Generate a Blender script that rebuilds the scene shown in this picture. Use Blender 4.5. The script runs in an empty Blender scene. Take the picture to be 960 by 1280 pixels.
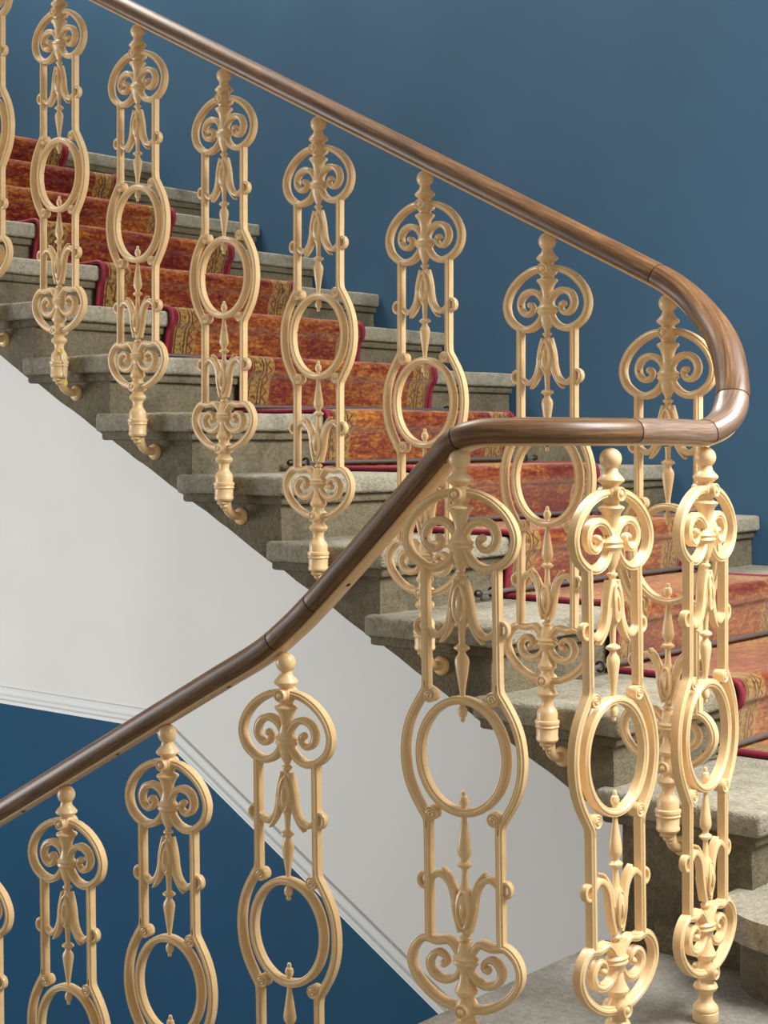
import bpy, bmesh, math, random
from mathutils import Vector, Matrix, noise
random.seed(7)
SC = bpy.context.scene
COL = SC.collection
PI = math.pi

# ------------------------------------------------------------------ camera, world, light
CAM_Z = 1.0048
YAW = 0.6903
cam_d = bpy.data.cameras.new('camera')
cam = bpy.data.objects.new('camera', cam_d); COL.objects.link(cam)
cam.location = (0, 0, CAM_Z); cam.rotation_euler = (PI/2, 0, YAW)
cam_d.sensor_fit = 'VERTICAL'; cam_d.sensor_height = 36; cam_d.sensor_width = 27
cam_d.lens = 2047/1280*36
cam_d.shift_y = -99/1280
cam_d.clip_start = .05
SC.camera = cam
SC.view_settings.view_transform = 'Standard'; SC.view_settings.look = 'None'
SC.view_settings.gamma = 1; SC.view_settings.use_curve_mapping = False
SC.view_settings.exposure = 0.0

W = bpy.data.worlds.new('world'); SC.world = W; W.use_nodes = True
W.node_tree.nodes['Background'].inputs[0].default_value = (1.0, .95, .87, 1)
W.node_tree.nodes['Background'].inputs[1].default_value = .25

def area(name, loc, target, sx, sy, power, color):
    l = bpy.data.lights.new(name, 'AREA'); l.shape = 'RECTANGLE'; l.size = sx; l.size_y = sy
    l.energy = power; l.color = color
    o = bpy.data.objects.new(name, l); COL.objects.link(o); o.location = loc
    d = Vector(target)-Vector(loc); o.rotation_euler = d.to_track_quat('-Z', 'Y').to_euler()
    return o
# tall window of the half landing, to the right of the frame
lw = area('landing_window_daylight', (.42, 3.1, 2.55), (-1.6, 3.2, .35), 1.4, 2.0, 138, (1, .99, .97))
lw.data.spread = math.radians(125)
# window of the storey below, lighting the wall under the flight
area('lower_window_daylight', (-6.6, .4, .5), (-4.9, 4.5, .0), 1.8, 2.0, 135, (.97, .98, 1))
# lantern of the stairwell, high above the flights
area('stairwell_skylight', (-5.2, 3.25, 5.3), (-3.2, 3.6, 1.0), 2.6, 1.7, 235, (1, .96, .88))

# ------------------------------------------------------------------ measurements (metres, landing floor = 0)
G, R_ = .30, .1506                  # going and rise of the upper flight
X0, YN, ZN = -1.3853, 2.7612, .3013 # near front corner of the tread 0
YW = 4.568                          # back wall
OV = .03; SLAB = .046
YE = YN+OV                          # end face of the steps
YB = 2.7336                         # line of the upper balusters
SOFF = -.232
NTOP = 12
def zt(k): return ZN+R_*k
def xn(k): return X0-G*k
def soff(x): return ZN+SOFF-(x-X0)*R_/G
XL = -1.735                         # edge of the landing over the well
YD = 2.12                           # line of the lower balusters
RD = .1589

# ------------------------------------------------------------------ helpers
def finish(bm, name, m, parent=None, smooth=35, loc=None):
    me = bpy.data.meshes.new(name)
    bmesh.ops.recalc_face_normals(bm, faces=bm.faces)
    bm.to_mesh(me); bm.free()
    for x in (m if isinstance(m, (list, tuple)) else [m]): me.materials.append(x)
    if smooth:
        for p in me.polygons: p.use_smooth = True
        me.set_sharp_from_angle(angle=math.radians(smooth))
    o = bpy.data.objects.new(name, me); COL.objects.link(o)
    if parent: o.parent = parent
    if loc: o.location = loc
    return o
def empty(name, loc=(0, 0, 0)):
    o = bpy.data.objects.new(name, None); COL.objects.link(o); o.location = loc
    o.empty_display_size = .05
    return o
def tag(o, label, cat, group=None):
    o['label'] = label; o['category'] = cat
    if group: o['group'] = group
    return o
def box(bm, a, b, bev=0, segs=2):
    g = bmesh.ops.create_cube(bm, size=1)
    vs = g['verts']
    for v in vs:
        v.co = Vector([(a[i]+b[i])/2+v.co[i]*(b[i]-a[i]) for i in range(3)])
    if bev:
        es = list({e for v in vs for e in v.link_edges})
        bmesh.ops.bevel(bm, geom=es, offset=bev, segments=segs, affect='EDGES', profile=.5)
def cuts(bm, axis, a, b, step):
    n = Vector((0, 0, 0)); n[axis] = 1
    t = a
    while t < b:
        c = Vector((0, 0, 0)); c[axis] = t
        bmesh.ops.bisect_plane(bm, geom=bm.verts[:]+bm.edges[:]+bm.faces[:], plane_co=c, plane_no=n)
        t += step
def rough(bm, amp, sc=14, seed=0):
    off = Vector((seed*3.1, seed*1.7, 0))
    for v in bm.verts:
        n = noise.noise_vector(v.co*sc+off)+.5*noise.noise_vector(v.co*sc*3+off)
        v.co += n*amp
def catmull(pts, n=6, closed=False):
    P = [Vector(p) for p in pts]; out = []
    N = len(P)
    rng = range(N) if closed else range(N-1)
    for i in rng:
        if closed: p0, p1, p2, p3 = P[(i-1) % N], P[i], P[(i+1) % N], P[(i+2) % N]
        else: p0, p1, p2, p3 = P[max(i-1, 0)], P[i], P[i+1], P[min(i+2, N-1)]
        for j in range(n):
            t = j/n
            out.append(.5*((2*p1)+(-p0+p2)*t+(2*p0-5*p1+4*p2-p3)*t*t+(-p0+3*p1-3*p2+p3)*t**3))
    if not closed: out.append(P[-1].copy())
    return out
# section of the cast iron bars: flat sides, beaded edges, raised middle (unit half width / half depth)
def section(simple=False):
    if simple:
        q = [(1, .55), (.75, .88), (.28, 1), (-.28, 1), (-.75, .88), (-1, .55)]
    else:
        q = [(1, .52), (.96, .72), (.80, .80), (.62, .74), (.22, 1.0), (-.22, 1.0), (-.62, .74), (-.80, .80), (-.96, .72), (-1, .52)]
    return q+[(-x, -y) for x, y in q]
SEC, SECS = section(), section(True)
def bar2d(bm, pts, w, d, sec=None, closed=False, y0=0):
    """sweep the bar section along points lying in the XZ plane; w, d = half width, half depth (number or list)"""
    sec = sec or SEC
    N = len(pts); rings = []
    for i, p in enumerate(pts):
        if closed: a, b = pts[(i-1) % N], pts[(i+1) % N]
        else: a, b = pts[max(i-1, 0)], pts[min(i+1, N-1)]
        t = (b-a); t = Vector((t.x, 0, t.z)).normalized()
        nrm = Vector((t.z, 0, -t.x))
        wi = w[i] if isinstance(w, list) else w
        di = d[i] if isinstance(d, list) else d
        rings.append([bm.verts.new(p+nrm*(sx*wi)+Vector((0, sy*di+y0, 0))) for sx, sy in sec])
    M = len(sec)
    for i in range(N if closed else N-1):
        r0, r1 = rings[i], rings[(i+1) % N]
        for j in range(M):
            bm.faces.new((r0[j], r0[(j+1) % M], r1[(j+1) % M], r1[j]))
    if not closed:
        bm.faces.new(rings[0]); bm.faces.new(rings[-1])
def lathe(bm, prof, cx=0, cy=0, n=18, ys=1.0):
    """prof: (r, z) in metres"""
    rings = []
    for r, z in prof:
        if r < 1e-5: rings.append([bm.verts.new((cx, cy, z))])
        else: rings.append([bm.verts.new((cx+r*math.cos(2*PI*j/n), cy+r*ys*math.sin(2*PI*j/n), z)) for j in range(n)])
    for a, b in zip(rings, rings[1:]):
        if len(a) == 1 and len(b) == 1: continue
        for j in range(n):
            k = (j+1) % n
            if len(a) == 1: bm.faces.new((a[0], b[k], b[j]))
            elif len(b) == 1: bm.faces.new((a[j], a[k], b[0]))
            else: bm.faces.new((a[j], a[k], b[k], b[j]))
    if len(rings[0]) > 1: bm.faces.new(rings[0])
    if len(rings[-1]) > 1: bm.faces.new(rings[-1])
def tube(bm, pts, r, n=10):
    rings = []
    N = len(pts); up = Vector((0, 0, 1)); prev = None
    for i, p in enumerate(pts):
        t = (pts[min(i+1, N-1)]-pts[max(i-1, 0)]).normalized()
        s = t.cross(up) if prev is None else prev-t*prev.dot(t)
        if s.length < 1e-4: s = t.cross(Vector((1, 0, 0)))
        s.normalize(); prev = s; u = s.cross(t)
        ri = r[i] if isinstance(r, list) else r
        rings.append([bm.verts.new(p+(s*math.cos(2*PI*j/n)+u*math.sin(2*PI*j/n))*ri) for j in range(n)])
    for a, b in zip(rings, rings[1:]):
        for j in range(n): bm.faces.new((a[j], a[(j+1) % n], b[(j+1) % n], b[j]))
    bm.faces.new(rings[0]); bm.faces.new(rings[-1])
def ball(bm, c, rx, ry, rz, u=12, v=8):
    g = bmesh.ops.create_uvsphere(bm, u_segments=u, v_segments=v, radius=1)
    for q in g['verts']: q.co = Vector((c[0]+q.co.x*rx, c[1]+q.co.y*ry, c[2]+q.co.z*rz))

# ------------------------------------------------------------------ materials
def mat(name):
    m = bpy.data.materials.new(name); m.use_nodes = True
    return m, m.node_tree, m.node_tree.nodes['Principled BSDF']
def node(nt, t, **kw):
    n = nt.nodes.new(t)
    for k, v in kw.items():
        if k in n.inputs: n.inputs[k].default_value = v
        else: setattr(n, k, v)
    return n
def ramp(nt, src, stops, interp='LINEAR'):
    n = nt.nodes.new('ShaderNodeValToRGB'); n.color_ramp.interpolation = interp
    e = n.color_ramp.elements
    while len(e) < len(stops): e.new(.5)
    for i, (p, c) in enumerate(stops):
        e[i].position = p; e[i].color = (*c, 1) if len(c) == 3 else c
    nt.links.new(src, n.inputs[0]); return n
def mixc(nt, fac, a, b, blend='MIX'):
    n = nt.nodes.new('ShaderNodeMix'); n.data_type = 'RGBA'; n.blend_type = blend
    for sock, val in ((n.inputs[0], fac), (n.inputs[6], a), (n.inputs[7], b)):
        if hasattr(val, 'is_linked') or isinstance(val, bpy.types.NodeSocket): nt.links.new(val, sock)
        elif isinstance(val, (int, float)): sock.default_value = val
        else: sock.default_value = (*val, 1)
    return n.outputs[2]
def bump(nt, b, src, strength, dist):
    n = nt.nodes.new('ShaderNodeBump'); n.inputs['Strength'].default_value = strength
    n.inputs['Distance'].default_value = dist
    nt.links.new(src, n.inputs['Height']); nt.links.new(n.outputs[0], b.inputs['Normal']); return n
def coords(nt, kind='Object', scale=(1, 1, 1)):
    tc = nt.nodes.new('ShaderNodeTexCoord'); mp = nt.nodes.new('ShaderNodeMapping')
    mp.inputs['Scale'].default_value = scale
    nt.links.new(tc.outputs[kind], mp.inputs[0]); return mp.outputs[0]
def noise_n(nt, vec, sc, det=4, rough_=.6):
    n = nt.nodes.new('ShaderNodeTexNoise'); n.inputs['Scale'].default_value = sc
    n.inputs['Detail'].default_value = det; n.inputs['Roughness'].default_value = rough_
    nt.links.new(vec, n.inputs['Vector']); return n.outputs[0]
def math_n(nt, op, a, b=None, c=None):
    n = nt.nodes.new('ShaderNodeMath'); n.operation = op
    for i, v in enumerate((a, b, c)):
        if v is None: continue
        if isinstance(v, bpy.types.NodeSocket): nt.links.new(v, n.inputs[i])
        else: n.inputs[i].default_value = v
    return n.outputs[0]

def make_stone(name, dark, light, warm, strength=.6):
    m, nt, b = mat(name)
    geo = nt.nodes.new('ShaderNodeNewGeometry'); v = geo.outputs['Position']
    big = noise_n(nt, v, 5, 5, .65); fine = noise_n(nt, v, 70, 4, .7); sp = noise_n(nt, v, 230, 2, .6)
    c = ramp(nt, big, [(.32, dark), (.52, light), (.72, warm)]).outputs[0]
    f = ramp(nt, fine, [(.3, (.55, .55, .55)), (.6, (1, 1, 1))]).outputs[0]
    c = mixc(nt, .75, c, f, 'MULTIPLY')
    s = ramp(nt, sp, [(.33, (.42, .40, .37)), (.42, (1, 1, 1))]).outputs[0]
    c = mixc(nt, .8, c, s, 'MULTIPLY')
    nt.links.new(c, b.inputs['Base Color']); b.inputs['Roughness'].default_value = .82
    h = math_n(nt, 'ADD', math_n(nt, 'MULTIPLY', fine, 1.0), math_n(nt, 'MULTIPLY', sp, .45))
    bump(nt, b, h, strength, .006)
    return m
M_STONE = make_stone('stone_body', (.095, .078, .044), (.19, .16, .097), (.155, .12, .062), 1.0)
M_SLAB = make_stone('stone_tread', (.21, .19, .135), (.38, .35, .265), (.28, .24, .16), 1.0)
M_FLOOR = make_stone('stone_floor', (.16, .15, .128), (.26, .246, .212), (.195, .178, .142), .7)

def make_paint(name, col, rough_=.5, var=.06, bumpy=.12):
    m, nt, b = mat(name)
    v = coords(nt, 'Object')
    n = noise_n(nt, v, 2.2, 3, .5)
    a = tuple(x*(1-var) for x in col); c = tuple(min(1, x*(1+var)) for x in col)
    nt.links.new(ramp(nt, n, [(.3, a), (.7, c)]).outputs[0], b.inputs['Base Color'])
    b.inputs['Roughness'].default_value = rough_; b.inputs['Specular IOR Level'].default_value = .3
    bump(nt, b, noise_n(nt, v, 120, 3, .6), bumpy, .002)
    return m
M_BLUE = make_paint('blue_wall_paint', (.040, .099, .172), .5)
M_BLUE_SHADED = make_paint('blue_wall_paint_shaded', (.006, .066, .140), .5)  # wall blue deepened for the dado: dimmer light below the flight, put into colour
M_WHITE = make_paint('white_wall_paint', (.74, .735, .69), .6, .03)
M_TRIM = make_paint('trim_paint', (.78, .79, .77), .45, .02, .03)

def make_iron():
    m, nt, b = mat('cream_iron_paint')
    v = coords(nt, 'Object')
    n = noise_n(nt, v, 40, 3, .6)
    base = ramp(nt, n, [(.3, (.79, .54, .262)), (.7, (.86, .605, .322))]).outputs[0]
    chip = noise_n(nt, v, 110, 2, .5)
    region = noise_n(nt, v, 9, 1, .5)
    k = math_n(nt, 'MULTIPLY', math_n(nt, 'GREATER_THAN', chip, .735), math_n(nt, 'GREATER_THAN', region, .54))
    c = mixc(nt, k, base, (.05, .025, .015))
    nt.links.new(c, b.inputs['Base Color']); b.inputs['Roughness'].default_value = .36
    b.inputs['Coat Weight'].default_value = .25; b.inputs['Coat Roughness'].default_value = .25
    bump(nt, b, n, .25, .0015)
    return m
M_IRON = make_iron()

def make_wood(name, stops, coat):
    m, nt, b = mat(name)
    tc = nt.nodes.new('ShaderNodeUVMap'); mp = nt.nodes.new('ShaderNodeMapping')
    mp.inputs['Scale'].default_value = (5, 90, 1)
    nt.links.new(tc.outputs[0], mp.inputs[0])
    g = noise_n(nt, mp.outputs[0], 1.6, 5, .65)
    mp2 = nt.nodes.new('ShaderNodeMapping'); mp2.inputs['Scale'].default_value = (18, 420, 1)
    nt.links.new(tc.outputs[0], mp2.inputs[0])
    p = noise_n(nt, mp2.outputs[0], 1.5, 3, .6)
    c = ramp(nt, g, stops).outputs[0]
    pp = ramp(nt, p, [(.34, (.4, .36, .33)), (.5, (1, 1, 1))]).outputs[0]
    c = mixc(nt, .7, c, pp, 'MULTIPLY')
    nt.links.new(c, b.inputs['Base Color'])
    b.inputs['Roughness'].default_value = .48
    b.inputs['Coat Weight'].default_value = coat; b.inputs['Coat Roughness'].default_value = .25
    bump(nt, b, p, .25, .001)
    return m
M_WOOD = make_wood('rail_oak', [(.3, (.055, .023, .008)), (.5, (.145, .065, .020)), (.7, (.29, .15, .050))], .22)
M_WORN = make_wood('rail_oak_worn', [(.3, (.13, .072, .040)), (.5, (.23, .14, .088)), (.7, (.36, .25, .175))], .9)
def plain(name, col, rough_=.5, metal=0):
    m, nt, b = mat(name)
    v = coords(nt, 'Object'); n = noise_n(nt, v, 60, 2, .5)
    nt.links.new(ramp(nt, n, [(.3, tuple(x*.85 for x in col)), (.7, col)]).outputs[0], b.inputs['Base Color'])
    b.inputs['Roughness'].default_value = rough_; b.inputs['Metallic'].default_value = metal
    return m
M_JOINT = plain('rail_joint_dark', (.02, .01, .006), .8)
M_SCREW = plain('screw_steel', (.06, .045, .035), .5, .6)
M_ROD = plain('stair_rod_steel', (.34, .33, .32), .38, .8)
M_BIND = plain('crimson_binding', (.22, .008, .028), .75)
M_TAPE = plain('yellow_tape', (.85, .68, .02), .5)
M_THREAD = plain('pale_thread', (.75, .68, .5), .6)
M_GLASS = plain('window_glass_frosted', (.8, .85, .9), .2)

def make_carpet():
    m, nt, b = mat('runner_carpet')
    tc = nt.nodes.new('ShaderNodeUVMap'); sep = nt.nodes.new('ShaderNodeSeparateXYZ')
    nt.links.new(tc.outputs[0], sep.inputs[0])
    s, y = sep.outputs[0], sep.outputs[1]                    # s along the runner, y across 0 .. 0.85
    def mapped(a, bb):
        mp = nt.nodes.new('ShaderNodeMapping'); mp.inputs['Scale'].default_value = (a, bb, 1)
        nt.links.new(tc.outputs[0], mp.inputs[0]); return mp.outputs[0]
    # field: rust ground with crimson and orange mottling drawn out across the runner
    n1 = noise_n(nt, mapped(60, 15), 1, 4, .75)
    n2 = noise_n(nt, mapped(110, 60), 1, 3, .7)
    n3 = noise_n(nt, mapped(5, 2), 1, 2, .5)
    mm = math_n(nt, 'ADD', math_n(nt, 'MULTIPLY', n1, .55), math_n(nt, 'MULTIPLY', n2, .45))
    mm = math_n(nt, 'ADD', mm, math_n(nt, 'MULTIPLY', math_n(nt, 'SUBTRACT', n3, .5), .35))
    field = ramp(nt, mm, [(.40, (.085, .003, .008)), (.455, (.150, .012, .014)), (.495, (.20, .036, .010)), (.55, (.28, .080, .014)), (.63, (.46, .19, .042))]).outputs[0]
    # border: gold bands with dark lines, dots and a zigzag
    d = math_n(nt, 'SUBTRACT', .425, math_n(nt, 'ABSOLUTE', math_n(nt, 'SUBTRACT', y, .425)))   # distance from the edge
    wob = math_n(nt, 'MULTIPLY', math_n(nt, 'SUBTRACT', n2, .5), .006)
    d = math_n(nt, 'ADD', d, wob)
    gold = ramp(nt, n2, [(.35, (.15, .075, .018)), (.6, (.36, .22, .065))]).outputs[0]
    darkb = (.06, .025, .012)
    zig = math_n(nt, 'MULTIPLY', math_n(nt, 'PINGPONG', s, .016), 1.1)
    zz = math_n(nt, 'LESS_THAN', math_n(nt, 'ABSOLUTE', math_n(nt, 'SUBTRACT', math_n(nt, 'SUBTRACT', d, .083), zig)), .0032)
    dots = nt.nodes.new('ShaderNodeTexVoronoi'); dots.inputs['Scale'].default_value = 1
    nt.links.new(mapped(62, 80), dots.inputs['Vector'])
    dt = math_n(nt, 'LESS_THAN', dots.outputs['Distance'], .36)
    band1 = math_n(nt, 'MULTIPLY', math_n(nt, 'GREATER_THAN', d, .034), math_n(nt, 'LESS_THAN', d, .064))
    c = mixc(nt, math_n(nt, 'MULTIPLY', band1, dt), gold, (.10, .045, .02))
    c = mixc(nt, zz, c, (.16, .02, .012))
    for a in (.030, .066, .079):
        ln = math_n(nt, 'LESS_THAN', math_n(nt, 'ABSOLUTE', math_n(nt, 'SUBTRACT', d, a)), .0024)
        c = mixc(nt, ln, c, darkb)
    edge = math_n(nt, 'LESS_THAN', d, .024)
    c = mixc(nt, edge, c, (.15, .005, .016))
    infield = math_n(nt, 'GREATER_THAN', d, .112)
    c = mixc(nt, infield, c, field)
    nt.links.new(c, b.inputs['Base Color'])
    b.inputs['Roughness'].default_value = .95
    b.inputs['Sheen Weight'].default_value = .6; b.inputs['Sheen Roughness'].default_value = .35
    b.inputs['Sheen Tint'].default_value = (1, .72, .5, 1)
    b.inputs['Specular IOR Level'].default_value = .1
    bump(nt, b, noise_n(nt, mapped(500, 500), 1, 2, .6), .7, .004)
    return m
M_CARPET = make_carpet()

# ------------------------------------------------------------------ setting: walls, dado, trims, landing
def poly_xz(bm, pts, y, mi=0):
    f = bm.faces.new([bm.verts.new((x, y, z)) for x, z in pts]); f.material_index = mi; return f
def structure(o, name=None):
    o['kind'] = 'structure'; return o
XE, XR = -10.0, .50
TX, TZ = -4.99, -.155                 # corner where the trim turns downhill (top edge of the dado)
TS = -.565                            # slope of the trim
ZB, ZTOP = -4.2, 5.2
def tz(x): return TZ+(x-TX)*TS-.05
def smid(x): return ZN-.198-(x-X0)*R_/G
ztl = zt(NTOP)-.1; xk = X0-(ztl-(ZN-.198))*G/R_
bm = bmesh.new()
# blue above the flight
poly_xz(bm, [(XE, ztl), (xk, ztl), (X0-.3, smid(X0-.3)), (X0-.3, -.1), (XR, -.1), (XR, ZTOP), (XE, ZTOP)], YW, 0)
# white between flight and dado
xr2 = XR
poly_xz(bm, [(XE, ztl), (xk, ztl), (X0-.3, smid(X0-.3)), (X0-.3, -.1), (XR, -.1), (XR, tz(XR)), (TX, TZ-.05), (XE, TZ-.05)], YW, 1)
# blue dado, the wall blue with shade put into its colour
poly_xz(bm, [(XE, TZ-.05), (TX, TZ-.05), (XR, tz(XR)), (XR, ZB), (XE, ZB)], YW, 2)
# thickness behind
box(bm, (XE, YW+.004, ZB), (XR, YW+.25, ZTOP))
bmesh.ops.triangulate(bm, faces=[f for f in bm.faces if len(f.verts) > 4])
wall = finish(bm, 'wall_back', [M_BLUE, M_WHITE, M_BLUE_SHADED], smooth=0)
structure(wall)
# trims: moulded chair rail above the dado
def moulding(name, p0, p1, ends):
    d = (Vector(p1)-Vector(p0)); L = d.length; d.normalize()
    up = Vector((-d.z, 0, d.x)); up = up if up.z > 0 else -up
    prof = [(0, 0), (.010, 0), (.010, .014), (.022, .018), (.030, .028), (.030, .040), (.020, .046), (.014, .058), (.018, .066), (.014, .074), (0, .076)]
    bm = bmesh.new(); rings = []
    for e, P in enumerate((p0, p1)):
        P = Vector(P)
        rg = []
        for out, u in prof:
            q = P+up*u
            k = ends[e]
            if k is not None:      # mitre: slide along d so that the cut follows the bisector
                q += d*(k*u)
            rg.append(bm.verts.new((q.x, YW-out, q.z)))
        rings.append(rg)
    n = len(prof)
    for j in range(n-1): bm.faces.new((rings[0][j], rings[0][j+1], rings[1][j+1], rings[1][j]))
    bm.faces.new(rings[0]); bm.faces.new(rings[1])
    return structure(finish(bm, name, M_TRIM, smooth=25))
th = math.atan(-TS)
mit = math.tan(th/2)
moulding('trim_1', (XE, YW, TZ-.05), (TX, YW, TZ-.05), (0, mit))
moulding('trim_2', (TX, YW, TZ-.05), (XR, YW, tz(XR)), (-mit, 0))

# landing floor
bm = bmesh.new(); box(bm, (XL, -1.2, -.2), (XR, YE-.001, 0), .008, 2)
cuts(bm, 0, XL+.05, XL+.3, .06); cuts(bm, 1, 1.6, YE, .06)
rough(bm, .0012, 10)
structure(finish(bm, 'floor', M_FLOOR))
bm = bmesh.new(); box(bm, (-1.08, YE, -.2), (XR, YW, 0))
structure(finish(bm, 'floor.001', M_FLOOR))
# pier of masonry that carries the foot of the flight
bm = bmesh.new(); box(bm, (X0-.3-.012, YE, -.2), (X0-OV, YW-.001, zt(0)-SLAB), .004, 1)
cuts(bm, 2, -.15, .25, .06); cuts(bm, 0, X0-.28, X0-.05, .06); rough(bm, .002, 12, 3)
structure(finish(bm, 'wall_pier', M_STONE))
# upper floor at the head of the flight
bm = bmesh.new(); box(bm, (XE, YE, zt(NTOP)-.28), (xn(NTOP+1)-OV, YW-.001, zt(NTOP)))
structure(finish(bm, 'floor.002', M_FLOOR, smooth=0))
# end wall of the landing with its tall window (right of the frame, source of the daylight)
WY0, WY1, WZ0, WZ1 = 2.25, 3.75, 1.1, 3.5
bm = bmesh.new()
for a, b_ in (((XR, -1.2, -.2), (XR+.3, WY0, ZTOP)), ((XR, WY1, -.2), (XR+.3, YW+.25, ZTOP)),
              ((XR, WY0, -.2), (XR+.3, WY1, WZ0)), ((XR, WY0, WZ1), (XR+.3, WY1, ZTOP))):
    box(bm, a, b_)
structure(finish(bm, 'wall_right', M_WHITE, smooth=0))
win = structure(empty('window_1', (XR+.2, (WY0+WY1)/2, WZ0)))
bm = bmesh.new()
hw, hh = (WY1-WY0)/2, WZ1-WZ0
for a, b_ in (((-.03, -hw, 0), (.03, -hw+.06, hh)), ((-.03, hw-.06, 0), (.03, hw, hh)), ((-.03, -hw, 0), (.03, hw, .06)),
              ((-.03, -hw, hh-.06), (.03, hw, hh)), ((-.025, -.025, 0), (.025, .025, hh)), ((-.025, -hw, hh*.66), (.025, hw, hh*.66+.05))):
    box(bm, a, b_, .004, 1)
finish(bm, 'window_frame', M_TRIM, win, smooth=30)
for sy in (-1, 1):
    bm = bmesh.new(); box(bm, (.03, min(0, sy*(hw-.05)), .05), (.035, max(0, sy*(hw-.05)), hh-.05))
    finish(bm, 'pane', M_GLASS, win, smooth=0)

# ------------------------------------------------------------------ upper flight of stone steps
stairs = empty('stone_staircase', (X0, (YE+YW)/2, 0))
tag(stairs, 'upper flight of worn grey stone steps against the blue wall', 'staircase')
def in_parent(o, root):
    o.parent = root; o.matrix_parent_inverse = Matrix.Translation(root.location).inverted()
for k in range(0, NTOP+1):
    x, z = xn(k), zt(k)
    xr, xr2 = x-OV, x-G-OV
    bm = bmesh.new()
    if k >= 1:
        zb0, zb1 = soff(xr), soff(xr2)
        zt_ = z-SLAB
        P = [(xr, zt_), (xr, zb0+.004), (xr-.004, zb0), (xr2+.004, zb1), (xr2+.001, zb1+.004), (xr2+.001, zt_)]
        if k == NTOP: P = [(xr, zt_), (xr, zb0), (xr2+.001, z-.28), (xr2+.001, zt_)]
        a = [bm.verts.new((px, YE, pz)) for px, pz in P]; b_ = [bm.verts.new((px, YW-.006, pz)) for px, pz in P]
        n = len(P)
        for j in range(n): bm.faces.new((a[j], a[(j+1) % n], b_[(j+1) % n], b_[j]))
        bm.faces.new(a); bm.faces.new(b_)
        cuts(bm, 1, YE+.06, YW, .12); cuts(bm, 0, xr2+.05, xr, .05); cuts(bm, 2, min(zb0, zb1)+.04, zt_, .05)
        bmesh.ops.triangulate(bm, faces=[f for f in bm.faces if len(f.verts) > 4])
        rough(bm, .0034, 16, k)
    else:
        box(bm, (xr-.02, YE, .0), (xr, YW-.006, z-SLAB))
        cuts(bm, 1, YE+.06, YW, .12); cuts(bm, 2, .05, z-SLAB, .05); rough(bm, .002, 16, k)
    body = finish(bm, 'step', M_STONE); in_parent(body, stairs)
    bm = bmesh.new()
    back = x-.356 if k < NTOP else xr2
    box(bm, (back, YN, z-SLAB), (x, YW-.006, z), .009, 3)
    cuts(bm, 1, YN+.03, YW, .07); cuts(bm, 0, back+.04, x-.02, .05)
    rough(bm, .0020, 13, k+20)
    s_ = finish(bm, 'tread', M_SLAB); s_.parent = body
    bm = bmesh.new()                                  # cavetto under the nosing
    box(bm, (xr2-.02, YN+.017, z-SLAB-.022), (x-.016, YW-.006, z-SLAB+.002), .006, 2)
    cuts(bm, 1, YN+.05, YW, .1); rough(bm, .0015, 15, k+40)
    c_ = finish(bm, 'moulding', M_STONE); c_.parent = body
# rounded bottom step
cx, cy, rx, ry = -1.265, 2.77, .18, .16
curt = empty('step', (0, 0, 0)); in_parent(curt, stairs)
def curtail(rxx, ryy, z0, z1, bev, name, m, seed):
    bm = bmesh.new()
    pl = [(cx+rxx*math.cos(a), cy+ryy*math.sin(a)) for a in [PI+PI*i/28 for i in range(29)]]
    pl += [(cx+rxx, YW-.006), (cx-rxx, YW-.006)]
    vs = [bm.verts.new((a, b_, z0)) for a, b_ in pl]; vt = [bm.verts.new((a, b_, z1)) for a, b_ in pl]
    n = len(pl)
    for j in range(n): bm.faces.new((vs[j], vs[(j+1) % n], vt[(j+1) % n], vt[j]))
    fb = bm.faces.new(vs); ft = bm.faces.new(vt)
    if bev: bmesh.ops.bevel(bm, geom=list(ft.edges)+list(fb.edges), offset=bev, segments=3, affect='EDGES')
    rough(bm, .0015, 12, seed)
    return finish(bm, name, m)
in_p = lambda o: setattr(o, 'parent', curt)
z1 = zt(-1)
bpy.data.objects.remove(curt)
cb = curtail(rx-.03, ry-.03, 0, z1-.05, 0, 'step', M_STONE, 5); in_parent(cb, stairs)
ct = curtail(rx, ry, z1-.05, z1, .010, 'tread', M_SLAB, 6); ct.parent = cb

# ------------------------------------------------------------------ runner carpet with crimson binding
CY0, CY1 = 3.245, 4.095
TH = .011
path = []
k0, k1 = -1, NTOP
for k in range(k0, k1+1):
    x, z = xn(k), zt(k)
    zlow = zt(k-1) if k > -1 else 0
    path += [Vector((x-OV+.020, 0, zlow+TH+.002)), Vector((x-OV+.019, 0, zlow+.045)), Vector((x-.002, 0, z-SLAB-.008)), Vector((x+.012, 0, z-SLAB+.012)),
             Vector((x+.015, 0, z-.014)), Vector((x+.008, 0, z+.006)), Vector((x-.010, 0, z+TH+.003)), Vector((x-.06, 0, z+TH+.001)), Vector((x-.20, 0, z+TH)), Vector((x-G-OV+.045, 0, z+TH))]
path += [Vector((xn(k1)-1.4, 0, zt(k1)+TH))]
path = [Vector((-.45, 0, TH))]+path
pp = catmull(path, 5)
L = [0]
for a, b_ in zip(pp, pp[1:]): L.append(L[-1]+(b_-a).length)
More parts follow.
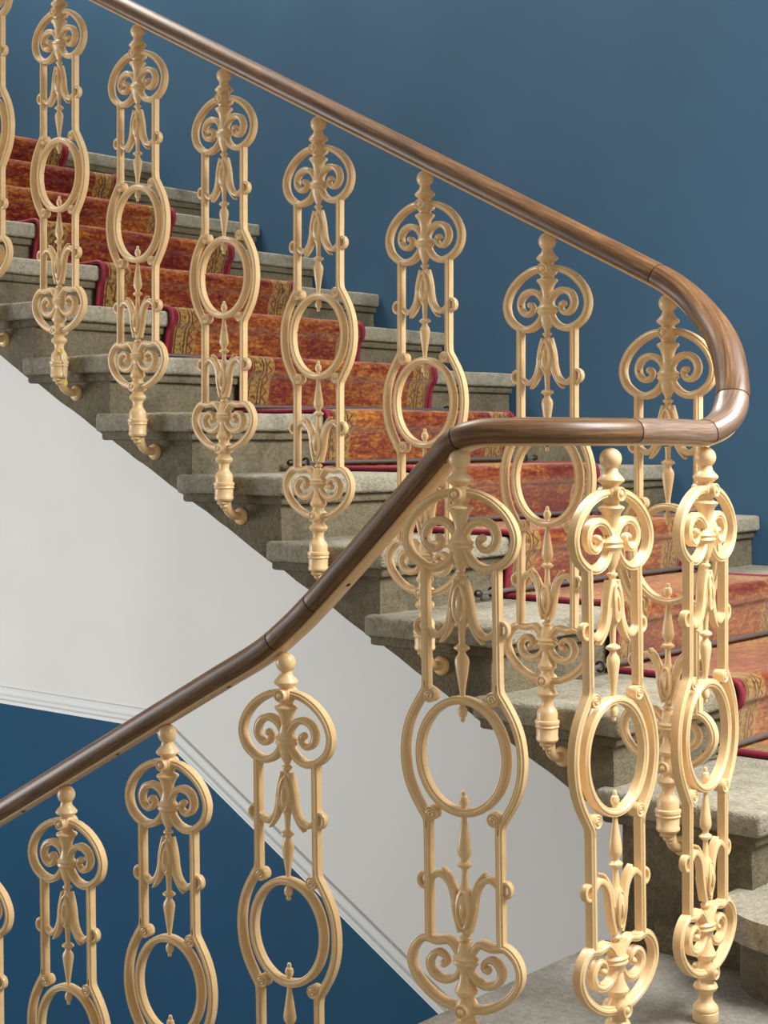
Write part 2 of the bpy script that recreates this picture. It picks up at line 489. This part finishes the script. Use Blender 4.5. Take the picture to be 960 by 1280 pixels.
def sweep_strip(bm, y0, y1, ny, thick):
    uv = bm.loops.layers.uv.new('UVMap')
    grid = []
    for i, p in enumerate(pp):
        row = []
        for j in range(ny+1):
            y = y0+(y1-y0)*j/ny
            wob = .0018*noise.noise(Vector((L[i]*6, y*7, 0)))
            t = (pp[min(i+1, len(pp)-1)]-pp[max(i-1, 0)]).normalized(); nr = Vector((t.z, 0, -t.x))
            if nr.dot(Vector((1, 0, 1))) < 0: nr = -nr
            row.append((bm.verts.new((p.x+nr.x*wob, y+.002*noise.noise(Vector((L[i]*4, y, 5))), p.z+nr.z*wob)),
                        bm.verts.new((p.x-nr.x*thick, y, p.z-nr.z*thick))))
        grid.append(row)
    def quad(a, b_, c, d, uvs):
        f = bm.faces.new((a, b_, c, d))
        for l, q in zip(f.loops, uvs): l[uv].uv = q
    for i in range(len(pp)-1):
        for j in range(ny):
            ya, yb = (y1-y0)*j/ny, (y1-y0)*(j+1)/ny
            U = [(L[i], ya), (L[i], yb), (L[i+1], yb), (L[i+1], ya)]
            quad(grid[i][j][0], grid[i][j+1][0], grid[i+1][j+1][0], grid[i+1][j][0], U)
            quad(grid[i][j][1], grid[i][j+1][1], grid[i+1][j+1][1], grid[i+1][j][1], U)
        for j in (0, ny):
            yy = (y1-y0)*j/ny
            quad(grid[i][j][0], grid[i+1][j][0], grid[i+1][j][1], grid[i][j][1], [(L[i], yy), (L[i+1], yy), (L[i+1], yy), (L[i], yy)])
bm = bmesh.new(); sweep_strip(bm, CY0, CY1, 14, .009)
runner = finish(bm, 'carpet_runner', M_CARPET, smooth=60)
tag(runner, 'rust red patterned carpet runner with gold borders down the stone steps', 'carpet')
for y in (CY0, CY1):
    bm = bmesh.new(); tube(bm, [Vector((p.x-.0, y, p.z-.003)) for p in pp], .0075, 8)
    o = finish(bm, 'edge_binding', M_BIND, runner, smooth=60)
    o['label'] = 'crimson rolled edge binding'

# stair rods in the crease at the foot of each riser
bm = bmesh.new(); tube(bm, [Vector((0, -.55, 0)), Vector((0, .55, 0))], .0055, 10)
rod0 = empty('stair_rod'); ORD = ['bottom', 'second', 'third', 'fourth', 'fifth', 'sixth', 'seventh', 'eighth', 'ninth', 'tenth', 'eleventh', 'twelfth', 'thirteenth', 'fourteenth']
finish(bm, 'rod', M_ROD, rod0, smooth=50)
for s in (-1, 1):
    bm = bmesh.new(); tube(bm, [Vector((0, s*.546, 0)), Vector((0, s*.552, 0)), Vector((0, s*.562, 0)), Vector((0, s*.568, 0))], [.006, .009, .009, .005], 10)
    finish(bm, 'finial', M_SCREW, rod0, smooth=50)
    bm = bmesh.new()
    pts = [Vector((.011*math.cos(a), s*.50, .011*math.sin(a))) for a in [2*PI*i/12 for i in range(13)]]
    tube(bm, pts, .003, 6); tube(bm, [Vector((-.010, s*.50, -.002)), Vector((-.032, s*.50, -.006))], .004, 6)
    finish(bm, 'eye_bracket', M_SCREW, rod0, smooth=50)
for i, k in enumerate(range(0, NTOP+1)):
    if i == 0: r = rod0
    else:
        r = rod0.copy(); COL.objects.link(r)
        for ch in list(rod0.children):
            c = ch.copy(); COL.objects.link(c); c.parent = r
    r.location = (xn(k)-OV+.032, (CY0+CY1)/2, zt(k-1)+.012+.0115)
    tag(r, 'steel stair rod at the foot of the %s riser above the rounded step' % ('first' if i == 0 else ORD[i]), 'stair rod', 'stair rods holding the carpet')

# ------------------------------------------------------------------ cast iron baluster
mm = .001
def mirror_z(v):
    return -v if v <= 302 else -(293+(v-302)*.92)
OFS = 527                                    # local z = 0 at the foot of the socket
def V(x, v, lower=False, y=0):
    if lower: v = mirror_z(v)
    return Vector((x*mm, y*mm, (v+OFS)*mm))
def prof(pts, lower=False):
    out = [(r*mm, ((mirror_z(v) if lower else v)+OFS)*mm) for r, v in pts]
    return out
def smoothprof(pts, n=3):
    q = catmull([(r, 0, v) for r, v in pts], n)
    return [(max(p.x, 0), p.z) for p in q]

def rosebud(bm, s, v):
    """round boss on the face of the block: drum, raised rim, button"""
    zc = (v+OFS)*mm; rings = []
    for r, y in [(.0118, .008), (.0120, .0195), (.0112, .0218), (.0092, .0218), (.0078, .0198), (.0062, .0198), (.0052, .0220), (.0030, .0236), (0, .0240)]:
        rings.append([bm.verts.new((r*math.cos(2*PI*j/14), s*y, zc+r*math.sin(2*PI*j/14))) for j in range(14)] if r else [bm.verts.new((0, s*y, zc))])
    for a, b_ in zip(rings, rings[1:]):
        for j in range(14):
            q = (j+1) % 14
            if len(b_) == 1: bm.faces.new((a[j], a[q], b_[0]))
            else: bm.faces.new((a[j], a[q], b_[q], b_[j]))
def build_baluster(kind):
    """kind 'bracket' = socket on an elbow fixed in the step end, 'floor' = round base on the landing"""
    t = empty('baluster')
    # stem head: ball, disc, block
    bm = bmesh.new()
    P = [(0, 493)]+[(18*math.sin(a), 475+18*math.cos(a)) for a in [PI*i/10 for i in range(1, 9)]]
    P += [(11.5, 457), (12.5, 453), (16, 449), (21, 443.5), (22, 441), (21, 438.5), (14.5, 434), (12, 431.5), (13, 429), (17, 425), (18.8, 418), (17.5, 411), (13, 405.5), (12.5, 403), (15, 401), (20.5, 398.5), (21.5, 396.5), (20.5, 394), (16, 389), (12.5, 380), (10.5, 370), (9.5, 362), (11, 352), (0, 350)]
    lathe(bm, prof(P), n=22)
    for s in (-1, 1):
        rosebud(bm, s, 419)
    finish(bm, 'finial', M_IRON, t, 30)
    # heads and feet: heart shaped scroll rings, each half its own bar
    half = [(13, 421), (36, 417), (63, 403), (86, 380), (97, 352), (91, 325), (72, 307), (49, 300), (28, 306), (14, 320), (7, 337)]
    scr = [(7, 338), (9, 355), (20, 370), (38, 376), (56, 369), (64, 352), (59, 337), (47, 330), (36, 335), (33, 345), (38, 351)]
    for low in (False, True):
        for s in (-1, 1):
            bm = bmesh.new()
            pts = catmull([V(s*x, v, low) for x, v in half], 6)
            n = len(pts); w = [.0067 if i < n*.75 else .0067-.0017*(i-n*.75)/(n*.25) for i in range(n)]
            bar2d(bm, pts, w, .0100)
            finish(bm, 'ring', M_IRON, t, 40)
            bm = bmesh.new()
            pts = catmull([V(s*x, v, low) for x, v in scr], 5)
            n = len(pts); w = [.0045+.0022*math.sin(PI*min(1, i/(n*.8))) for i in range(n)]
            bar2d(bm, pts, w, [.0092-.002*i/n for i in range(n)], SEC)
            ball(bm, tuple(V(s*39, 349, low)), .0068, .0095, .0068)
            finish(bm, 'scroll', M_IRON, t, 40)
        # band where the scrolls are tied, with the fan of stems
        bm = bmesh.new()
        lathe(bm, prof([(0, 374), (8, 372), (12, 366), (14.5, 356), (17.5, 347), (20, 345.5), (23, 342), (20.5, 338), (23, 334), (20, 330.5), (17.5, 328), (16, 318), (11, 306), (6.5, 298), (0, 296)], low), n=20, ys=.72)
        for s in (-1, 1):
            for q in (-1, 0, 1):
                a_, b_ = V(q*7, 322, low, s*8), V(q*2.5, 304, low, s*6)
                tube(bm, [V(q*9, 328, low, s*9), a_, b_], [.0028, .0026, .0015], 6)
        finish(bm, 'band', M_IRON, t, 40)
        # long stem: collar, husk, disc, spindle, drop
        bm = bmesh.new()
        P = [(0, 300), (6, 299), (6, 294), (10, 292), (10.5, 289), (7, 286), (5.5, 283), (9.5, 276), (14, 262), (17.5, 246), (18, 234), (16, 223), (11, 214), (6.5, 206), (5.5, 190), (5.2, 180), (8, 178), (13, 175), (13.5, 172), (9, 169), (6, 167), (7, 163), (11, 158), (12.5, 151), (11, 140), (8, 122), (5, 104), (4.2, 92), (4.5, 80), (7.5, 76), (8.5, 71), (7, 65), (4, 62.5), (4.3, 59), (3.5, 56), (0, 54)]
        lathe(bm, prof(P, low), n=16, ys=.80)
        finish(bm, 'stem', M_IRON, t, 32)
        # raised leaf on both faces of the husk
        bm = bmesh.new()
        for s in (-1, 1):
            pts = [V(9*math.sin(a), 244+29*math.cos(a), low, s*(12.5-3*abs(math.cos(a)))) for a in [2*PI*i/20 for i in range(21)]]
            tube(bm, pts, .0024, 6)
            c = V(0, 244, low, s*13); ball(bm, tuple(c), .0034, .0040, .013, 8, 6)
        finish(bm, 'leaf', M_IRON, t, 40)
        for s in (-1, 1):
            bm = bmesh.new()
            pts = catmull([V(s*x, v, low) for x, v in [(8, 281), (13.5, 262), (17, 244), (18.5, 228), (24, 209), (34, 196), (46, 192), (56, 198), (62, 205)]], 5)
            n = len(pts); bar2d(bm, pts, [.0040+.0018*math.sin(PI*i/(n-1)) for i in range(n)], [.0085-.001*i/n for i in range(n)], SECS)
            pts = catmull([V(s*x, v, low) for x, v in [(14, 238), (18, 214), (25, 197), (33, 186), (38, 181)]], 4)
            n = len(pts); bar2d(bm, pts, [.0055*(1-.75*i/n) for i in range(n)], [.0095-.004*i/n for i in range(n)], SECS)
            finish(bm, 'arm', M_IRON, t, 40)
            bm = bmesh.new()
            pts = [V(s*(72+10*math.cos(a)), 205+11.5*math.sin(a), low) for a in [math.radians(145-15*i) for i in range(0, 21)]]
            bar2d(bm, pts, [.0036]*len(pts), [.0068]*len(pts), SECS)
            finish(bm, 'curl', M_IRON, t, 40)
            # side bar
            bm = bmesh.new()
            pts = [V(s*64, v, low) for v in (306, 250, 180, 108)]
            bar2d(bm, pts, .0066, .0098)
            finish(bm, 'side_bar', M_IRON, t, 40)
            # volute boss where the side bar turns into the oval
            bm = bmesh.new()
            c = V(s*56, 95, low)
            for q in (-1, 1):
                rg = [[bm.verts.new((c.x+r*math.cos(2*PI*j/16), q*y, c.z+r*math.sin(2*PI*j/16))) for j in range(16)] for r, y in [(.0118, 0), (.0118, .0088), (.0108, .0102), (.0096, .0102), (.0086, .0090), (.0030, .0090)]]
                for r0, r1 in zip(rg, rg[1:]):
                    for j in range(16): bm.faces.new((r0[j], r0[(j+1) % 16], r1[(j+1) % 16], r1[j]))
                bm.faces.new(rg[-1])
                pts = [Vector((c.x+s*.0068*(1-i/22)*math.cos(i*.5), q*.0094, c.z+.0068*(1-i/22)*math.sin(i*.5))) for i in range(20)]
                tube(bm, pts, .0019, 6)
            finish(bm, 'volute', M_IRON, t, 40)
    for s in (-1, 1):
        bm = bmesh.new()
        pts = catmull([V(s*x, v) for x, v in [(64, 118), (66, 104), (76, 88), (91, 62), (101, 33), (104.5, 0), (101, -33), (91, -62), (76, -88), (66, -104), (64, -118)]], 5)
        bar2d(bm, pts, .0068, .0098)
        finish(bm, 'side_arc', M_IRON, t, 40)
    bm = bmesh.new()
    pts = [V(77*math.cos(a), 90*math.sin(a)) for a in [2*PI*i/56 for i in range(56)]]
    bar2d(bm, pts, .0068, .0098, closed=True)
    finish(bm, 'oval', M_IRON, t, 40)
    # foot stem
    bm = bmesh.new()
    P = [(0, -335), (9, -337), (10, -345), (12, -358), (16, -368), (19, -373), (18, -378), (13, -383), (13, -388), (16.5, -395), (17.5, -402), (16, -410), (13, -416), (14, -420), (19, -424), (21, -429), (19, -434), (14, -438), (12, -444), (12.5, -452)]
    if kind == 'bracket':
        P += [(15, -457), (19, -462), (21, -467), (21, -481), (24.5, -483), (25, -486), (24.5, -489), (23, -490), (23.5, -493), (24.5, -495), (22, -498), (21.5, -514), (22.5, -516), (22.5, -521), (20, -525), (0, -527)]
    else:
        P += [(15, -456), (20, -461), (22, -465), (22, -468), (20.5, -470), (22, -472), (22.5, -485), (21, -488), (0, -488)]
    lathe(bm, prof(P), n=24)
    for s in (-1, 1):
        rosebud(bm, s, -403)
    finish(bm, 'socket', M_IRON, t, 30)
    if kind == 'bracket':
        bm = bmesh.new()
        D = YE-YB
        pts = catmull([Vector((0, .008, .004)), Vector((0, .010, -.012)), Vector((0, .017, -.026)), Vector((0, .032, -.034)), Vector((0, D-.004, -.037))], 5)
        n = len(pts)
        tube(bm, pts, [.0118-.0015*min(1, i/(n*.5)) for i in range(n)], 14)
        for i in range(3):       # little stepped rib on the outer bend
            ball(bm, (0, -.006+.006*i, -.003-.008*i), .014-.004*i, .012-.002*i, .007, 8, 6)
        finish(bm, 'elbow', M_IRON, t, 40)
        bm = bmesh.new()
        g = [(0, D-.012), (.014, D-.011), (.019, D-.007), (.021, D-.003), (.021, D+.002), (0, D+.002)]
        rings = []
        for r, y in g:
            rings.append([bm.verts.new((r*math.cos(2*PI*j/18), y, -.037+r*math.sin(2*PI*j/18))) for j in range(18)] if r else [bm.verts.new((0, y, -.037))])
        for a, b_ in zip(rings, rings[1:]):
            for j in range(18):
                q = (j+1) % 18
                if len(a) == 1: bm.faces.new((a[0], b_[j], b_[q]))
                elif len(b_) == 1: bm.faces.new((a[j], a[q], b_[0]))
                else: bm.faces.new((a[j], a[q], b_[q], b_[j]))
        finish(bm, 'rosette', M_IRON, t, 40)
    return t
def dup(src, loc, rz=0):
    o = src.copy(); COL.objects.link(o)
    for ch in list(src.children):
        c = ch.copy(); COL.objects.link(c); c.parent = o
    o.location = loc; o.rotation_euler = (0, 0, rz)
    return o
HB = 1.020
def lean(o, a):
    """slight lean out of plumb, the head staying under the rail"""
    piv = Vector(o.location)+Vector((0, 0, HB))
    M = Matrix.Translation(piv) @ Matrix.Rotation(-a, 4, Vector((-.637, .771, 0))) @ Matrix.Translation(-piv)
    B_ = Matrix.Translation(o.location) @ Matrix.Rotation(o.rotation_euler.z, 4, 'Z')
    o.matrix_basis = M @ B_
def ztopB(x): return .2561+CAM_Z+(-1.5458-x)*R_/G
def ztopD(x): return -.3854+CAM_Z+(x+1.9711)*RD/G
bx = [-1.560, -1.834, -2.145, -2.448, -2.746, -3.047, -3.348, -3.650]
ordn = ['lowest', 'second', 'third', 'fourth', 'fifth', 'sixth', 'seventh', 'eighth']
proto_b = build_baluster('bracket'); first = True
where = ['under the joint before the rail curve', 'its middle crossed by the landing rail', 'beside the steep bend of the near rail', 'foot just left of the near rail', 'fourth from the left in the open span', 'third from the left in the open span', 'with yellow tape at its foot', 'cut by the left photo edge']
for i, x in enumerate(bx):
    loc = (x, YB, ztopB(x)-HB)
    if first: o = proto_b; o.location = loc; first = False
    else: o = dup(proto_b, loc)
    tag(o, 'cream baluster of upper flight, %s' % where[i], 'baluster', 'cream iron balusters of the stair rail')
dx = [-1.976, -2.281, -2.575, -2.868]
wd = ['below the kink of the dark rail', 'second left of the rail kink', 'third left of the rail kink', 'cut by the left photo edge']
for i, x in enumerate(dx):
    o = dup(proto_b, (x, YD, ztopD(x)-HB), PI+.10)
    lean(o, .0115)
    tag(o, 'cream baluster of the near descending rail, %s' % wd[i], 'baluster', 'cream iron balusters of the stair rail')
proto_f = build_baluster('floor'); first = True
LZ = .981
for (x, y, rz, nm) in ((-1.359, 2.509, PI/2+.02, 'rightmost, nearest the rounded bottom step'), (-1.389, 2.251, PI/2-.10, 'middle of the three turned sideways'), (-1.573, 2.094, .17, 'largest, left of the three under the level rail')):
    loc = (x, y, -.039)
    if first: o = proto_f; o.location = loc; o.rotation_euler = (0, 0, rz); first = False
    else: o = dup(proto_f, loc, rz)
    if x != -1.359: lean(o, .0125)
    tag(o, 'cream baluster on the stone landing, %s' % nm, 'baluster', 'cream iron balusters of the stair rail')

# scrap of yellow tape tied to a baluster foot
x = bx[6]; zc = ztopB(x)-HB
bm = bmesh.new(); tube(bm, catmull([(x+.022, YB-.010, zc+.072), (x+.029, YB-.008, zc+.050), (x+.030, YB-.004, zc+.020), (x+.031, YB-.002, zc-.010)], 5), .0016, 6)
th_ = finish(bm, 'thread', M_THREAD, None, 60)
tp = empty('tape_scrap', (x+.022, YB-.01, zc)); 
tag(tp, 'small scrap of yellow tape hanging on a thread at a baluster foot', 'tape')
in_parent(th_, tp)
for (c, a) in (((x+.024, YB-.014, zc+.070), (.005, .002, .008)), ((x+.032, YB-.004, zc-.012), (.006, .002, .009))):
    bm = bmesh.new(); ball(bm, c, *a, 10, 6); rough(bm, .0012, 90)
    in_parent(finish(bm, 'tape', M_TAPE, None, 60), tp)

# ------------------------------------------------------------------ handrail
RH = .024                                   # rail axis above the ball tops
pts = []
for x in (-4.6, -4.2, -3.8, -3.4, -3.0, -2.6, -2.2, -1.9, -1.75, -1.63): pts.append(Vector((x, YB, ztopB(x)+RH)))
zl = .981-.0
pts += [Vector((-1.545, YB-.002, ztopB(-1.545)+RH-.003)), Vector((-1.475, 2.712, 1.228)), Vector((-1.402, 2.660, 1.160)), Vector((-1.355, 2.600, 1.077)), Vector((-1.344, 2.550, 1.026)), Vector((-1.356, 2.500, 1.004)), Vector((-1.366, 2.440, 1.004)),
        Vector((-1.378, 2.36, 1.005)), Vector((-1.392, 2.27, 1.005)), Vector((-1.425, 2.19, 1.005)), Vector((-1.48, 2.135, 1.005)), Vector((-1.54, 2.105, 1.003)), Vector((-1.585, 2.102, .988)), Vector((-1.62, 2.105, .958)),
        Vector((-1.72, 2.110, .868)), Vector((-1.82, 2.114, .778)), Vector((-1.90, 2.117, .708)), Vector((-1.955, 2.119, .664))]
for x in (-2.03, -2.15, -2.4, -2.7, -3.0, -3.3, -3.6): pts.append(Vector((x, YD, ztopD(x)+RH)))
fine = []
P = catmull(pts, 10)
# even resampling
S = [0]
for a, b_ in zip(P, P[1:]): S.append(S[-1]+(b_-a).length)
step = .008; q = 0; j = 0
while q < S[-1]:
    while S[j+1] < q: j += 1
    t = (q-S[j])/max(1e-9, S[j+1]-S[j]); fine.append(P[j].lerp(P[j+1], t)); q += step
def frame(i):
    a, b_ = fine[max(i-2, 0)], fine[min(i+2, len(fine)-1)]
    t = (b_-a).normalized(); side = t.cross(Vector((0, 0, 1))).normalized(); up = side.cross(t).normalized()
    return side, up
FR = [frame(i) for i in range(len(fine))]
# D shaped grip: full round top, flatter below with a shallow channel for the iron strip
SECT = []
for i in range(20):
    a = 2*PI*i/20; c_, s_ = math.cos(a), math.sin(a)
    wx = .0295*math.copysign(abs(c_)**.85, c_)
    wz = (.023*abs(s_)**.9) if s_ >= 0 else -(.0195*abs(s_)**.62)
    SECT.append((wx, wz+.001))
PER = [0]
for i in range(20):
    a, b_ = SECT[i], SECT[(i+1) % 20]; PER.append(PER[-1]+math.hypot(a[0]-b_[0], a[1]-b_[1]))
def sweep(bm, i0, i1, sect, uvs=True, shrink=1.0, endpinch=True):
    uv = bm.loops.layers.uv.new('UVMap'); rings = []
    for i in range(i0, i1+1):
        side, up = FR[i]; sc = shrink*(.975 if endpinch and i in (i0, i1) else 1)
        off = 0
        rings.append([bm.verts.new(fine[i]+side*(x*sc)+up*(z*sc)) for x, z in sect])
    M = len(sect)
    for a in range(len(rings)-1):
        for j in range(M):
            f = bm.faces.new((rings[a][j], rings[a][(j+1) % M], rings[a+1][(j+1) % M], rings[a+1][j]))
            pj, pk = (PER[j], PER[j+1]) if M == 20 else (j*.01, j*.01+.01)
            for l, w in zip(f.loops, (((i0+a)*step, pj), ((i0+a)*step, pk), ((i0+a+1)*step, pk), ((i0+a+1)*step, pj))): l[uv].uv = w
    bm.faces.new(rings[0]); bm.faces.new(rings[-1])
def nearest(p):
    p = Vector(p); return min(range(len(fine)), key=lambda i: (fine[i]-p).length)
rail = empty('handrail', (-1.36, 2.5, 1.0))
tag(rail, 'brown oak handrail sweeping down the flight, around the landing and on down', 'handrail')
joints = [nearest((-1.585, YB, 1.30)), nearest((-1.362, 2.588, 1.068)), nearest((-1.357, 2.50, 1.006)), nearest((-1.383, 2.30, 1.008)), nearest((-1.575, 2.102, .99)), nearest((-1.90, 2.117, .708)), nearest((-2.0, 2.12, .645))]
ends = [0]+joints+[len(fine)-1]
for qi, (a, b_) in enumerate(zip(ends, ends[1:])):
    bm = bmesh.new(); sweep(bm, a, b_, SECT)
    seg = finish(bm, 'rail_segment', M_WORN if qi in (2, 3) else M_WOOD, None, 50); in_parent(seg, rail)
    if qi in (2, 3): seg['label'] = 'pale worn stretch of the wood'
for j in joints:
    bm = bmesh.new()
    side, up = FR[j]; t = side.cross(up)
    r0 = [bm.verts.new(fine[j]+side*x*.998+up*z*.998-t*.0009) for x, z in SECT]; r1 = [bm.verts.new(fine[j]+side*x*.998+up*z*.998+t*.0009) for x, z in SECT]
    for i in range(20): bm.faces.new((r0[i], r0[(i+1) % 20], r1[(i+1) % 20], r1[i]))
    bm.faces.new(r0); bm.faces.new(r1)
    o = finish(bm, 'joint', M_JOINT, None, 0); in_parent(o, rail); o['label'] = 'dark joint line'
bm = bmesh.new(); sweep(bm, 0, len(fine)-1, [(-.015, -.0150), (.015, -.0150), (.0155, -.0165), (.0155, -.0200), (.014, -.0210), (-.014, -.0210), (-.0155, -.0200), (-.0155, -.0165)], endpinch=False)
o = finish(bm, 'iron_strip', M_IRON, None, 40); in_parent(o, rail); o['label'] = 'cream painted iron strip under the wood'
# screws in the strip
for p in [(-x_, YB, ztopB(-x_)+RH) for x_ in (3.2, 2.9, 2.6, 2.3, 2.0, 1.72)]+[(-1.405, 2.655, 1.15), (-1.372, 2.40, 1.007), (-1.45, 2.165, 1.009), (-1.68, 2.108, .905), (-1.84, 2.115, .76), (-2.13, YD, ztopD(-2.13)+RH), (-2.43, YD, ztopD(-2.43)+RH), (-2.72, YD, ztopD(-2.72)+RH)]:
    i = nearest(p); side, up = FR[i]
    c = fine[i]-up*.0212
    bm = bmesh.new(); lathe(bm, [(0, -.0014), (.003, -.0012), (.0045, 0), (.0045, .001), (0, .001)], n=10)
    o = finish(bm, 'screw', M_SCREW, None, 40)
    o.matrix_world = Matrix.Translation(c) @ up.to_track_quat('Z', 'Y').to_matrix().to_4x4()
    bpy.context.view_layer.update()
    in_parent(o, rail); o['label'] = 'dark screw head'

# ------------------------------------------------------------------ lower flight going down from the landing (below the frame)
low = empty('stone_staircase', (XL, 1.2, -.2))
tag(low, 'lower flight of stone steps going down from the landing under the near rail', 'staircase')
fx = [XL-.03+.0, -1.95, -2.25, -2.55, -2.85, -3.15]
for j in range(1, 5):
    zt_ = -.155-RD*(j-1)
    a, b_ = fx[j], fx[j-1]
    a2 = a
    bm = bmesh.new(); box(bm, (a2, .32, zt_-SLAB), (b_-.002 if j > 1 else XL-.002, YD-.06+.03, zt_), .008, 2)
    rough(bm, .001, 10, j)
    tr = finish(bm, 'tread', M_SLAB)
    bm = bmesh.new(); box(bm, (a2+.03, .34, zt_-.34), ((b_+.03) if j > 1 else XL-.002, YD-.057, zt_-SLAB), .004, 1)
    o = finish(bm, 'step', M_STONE); in_parent(o, low)
    tr.parent = o
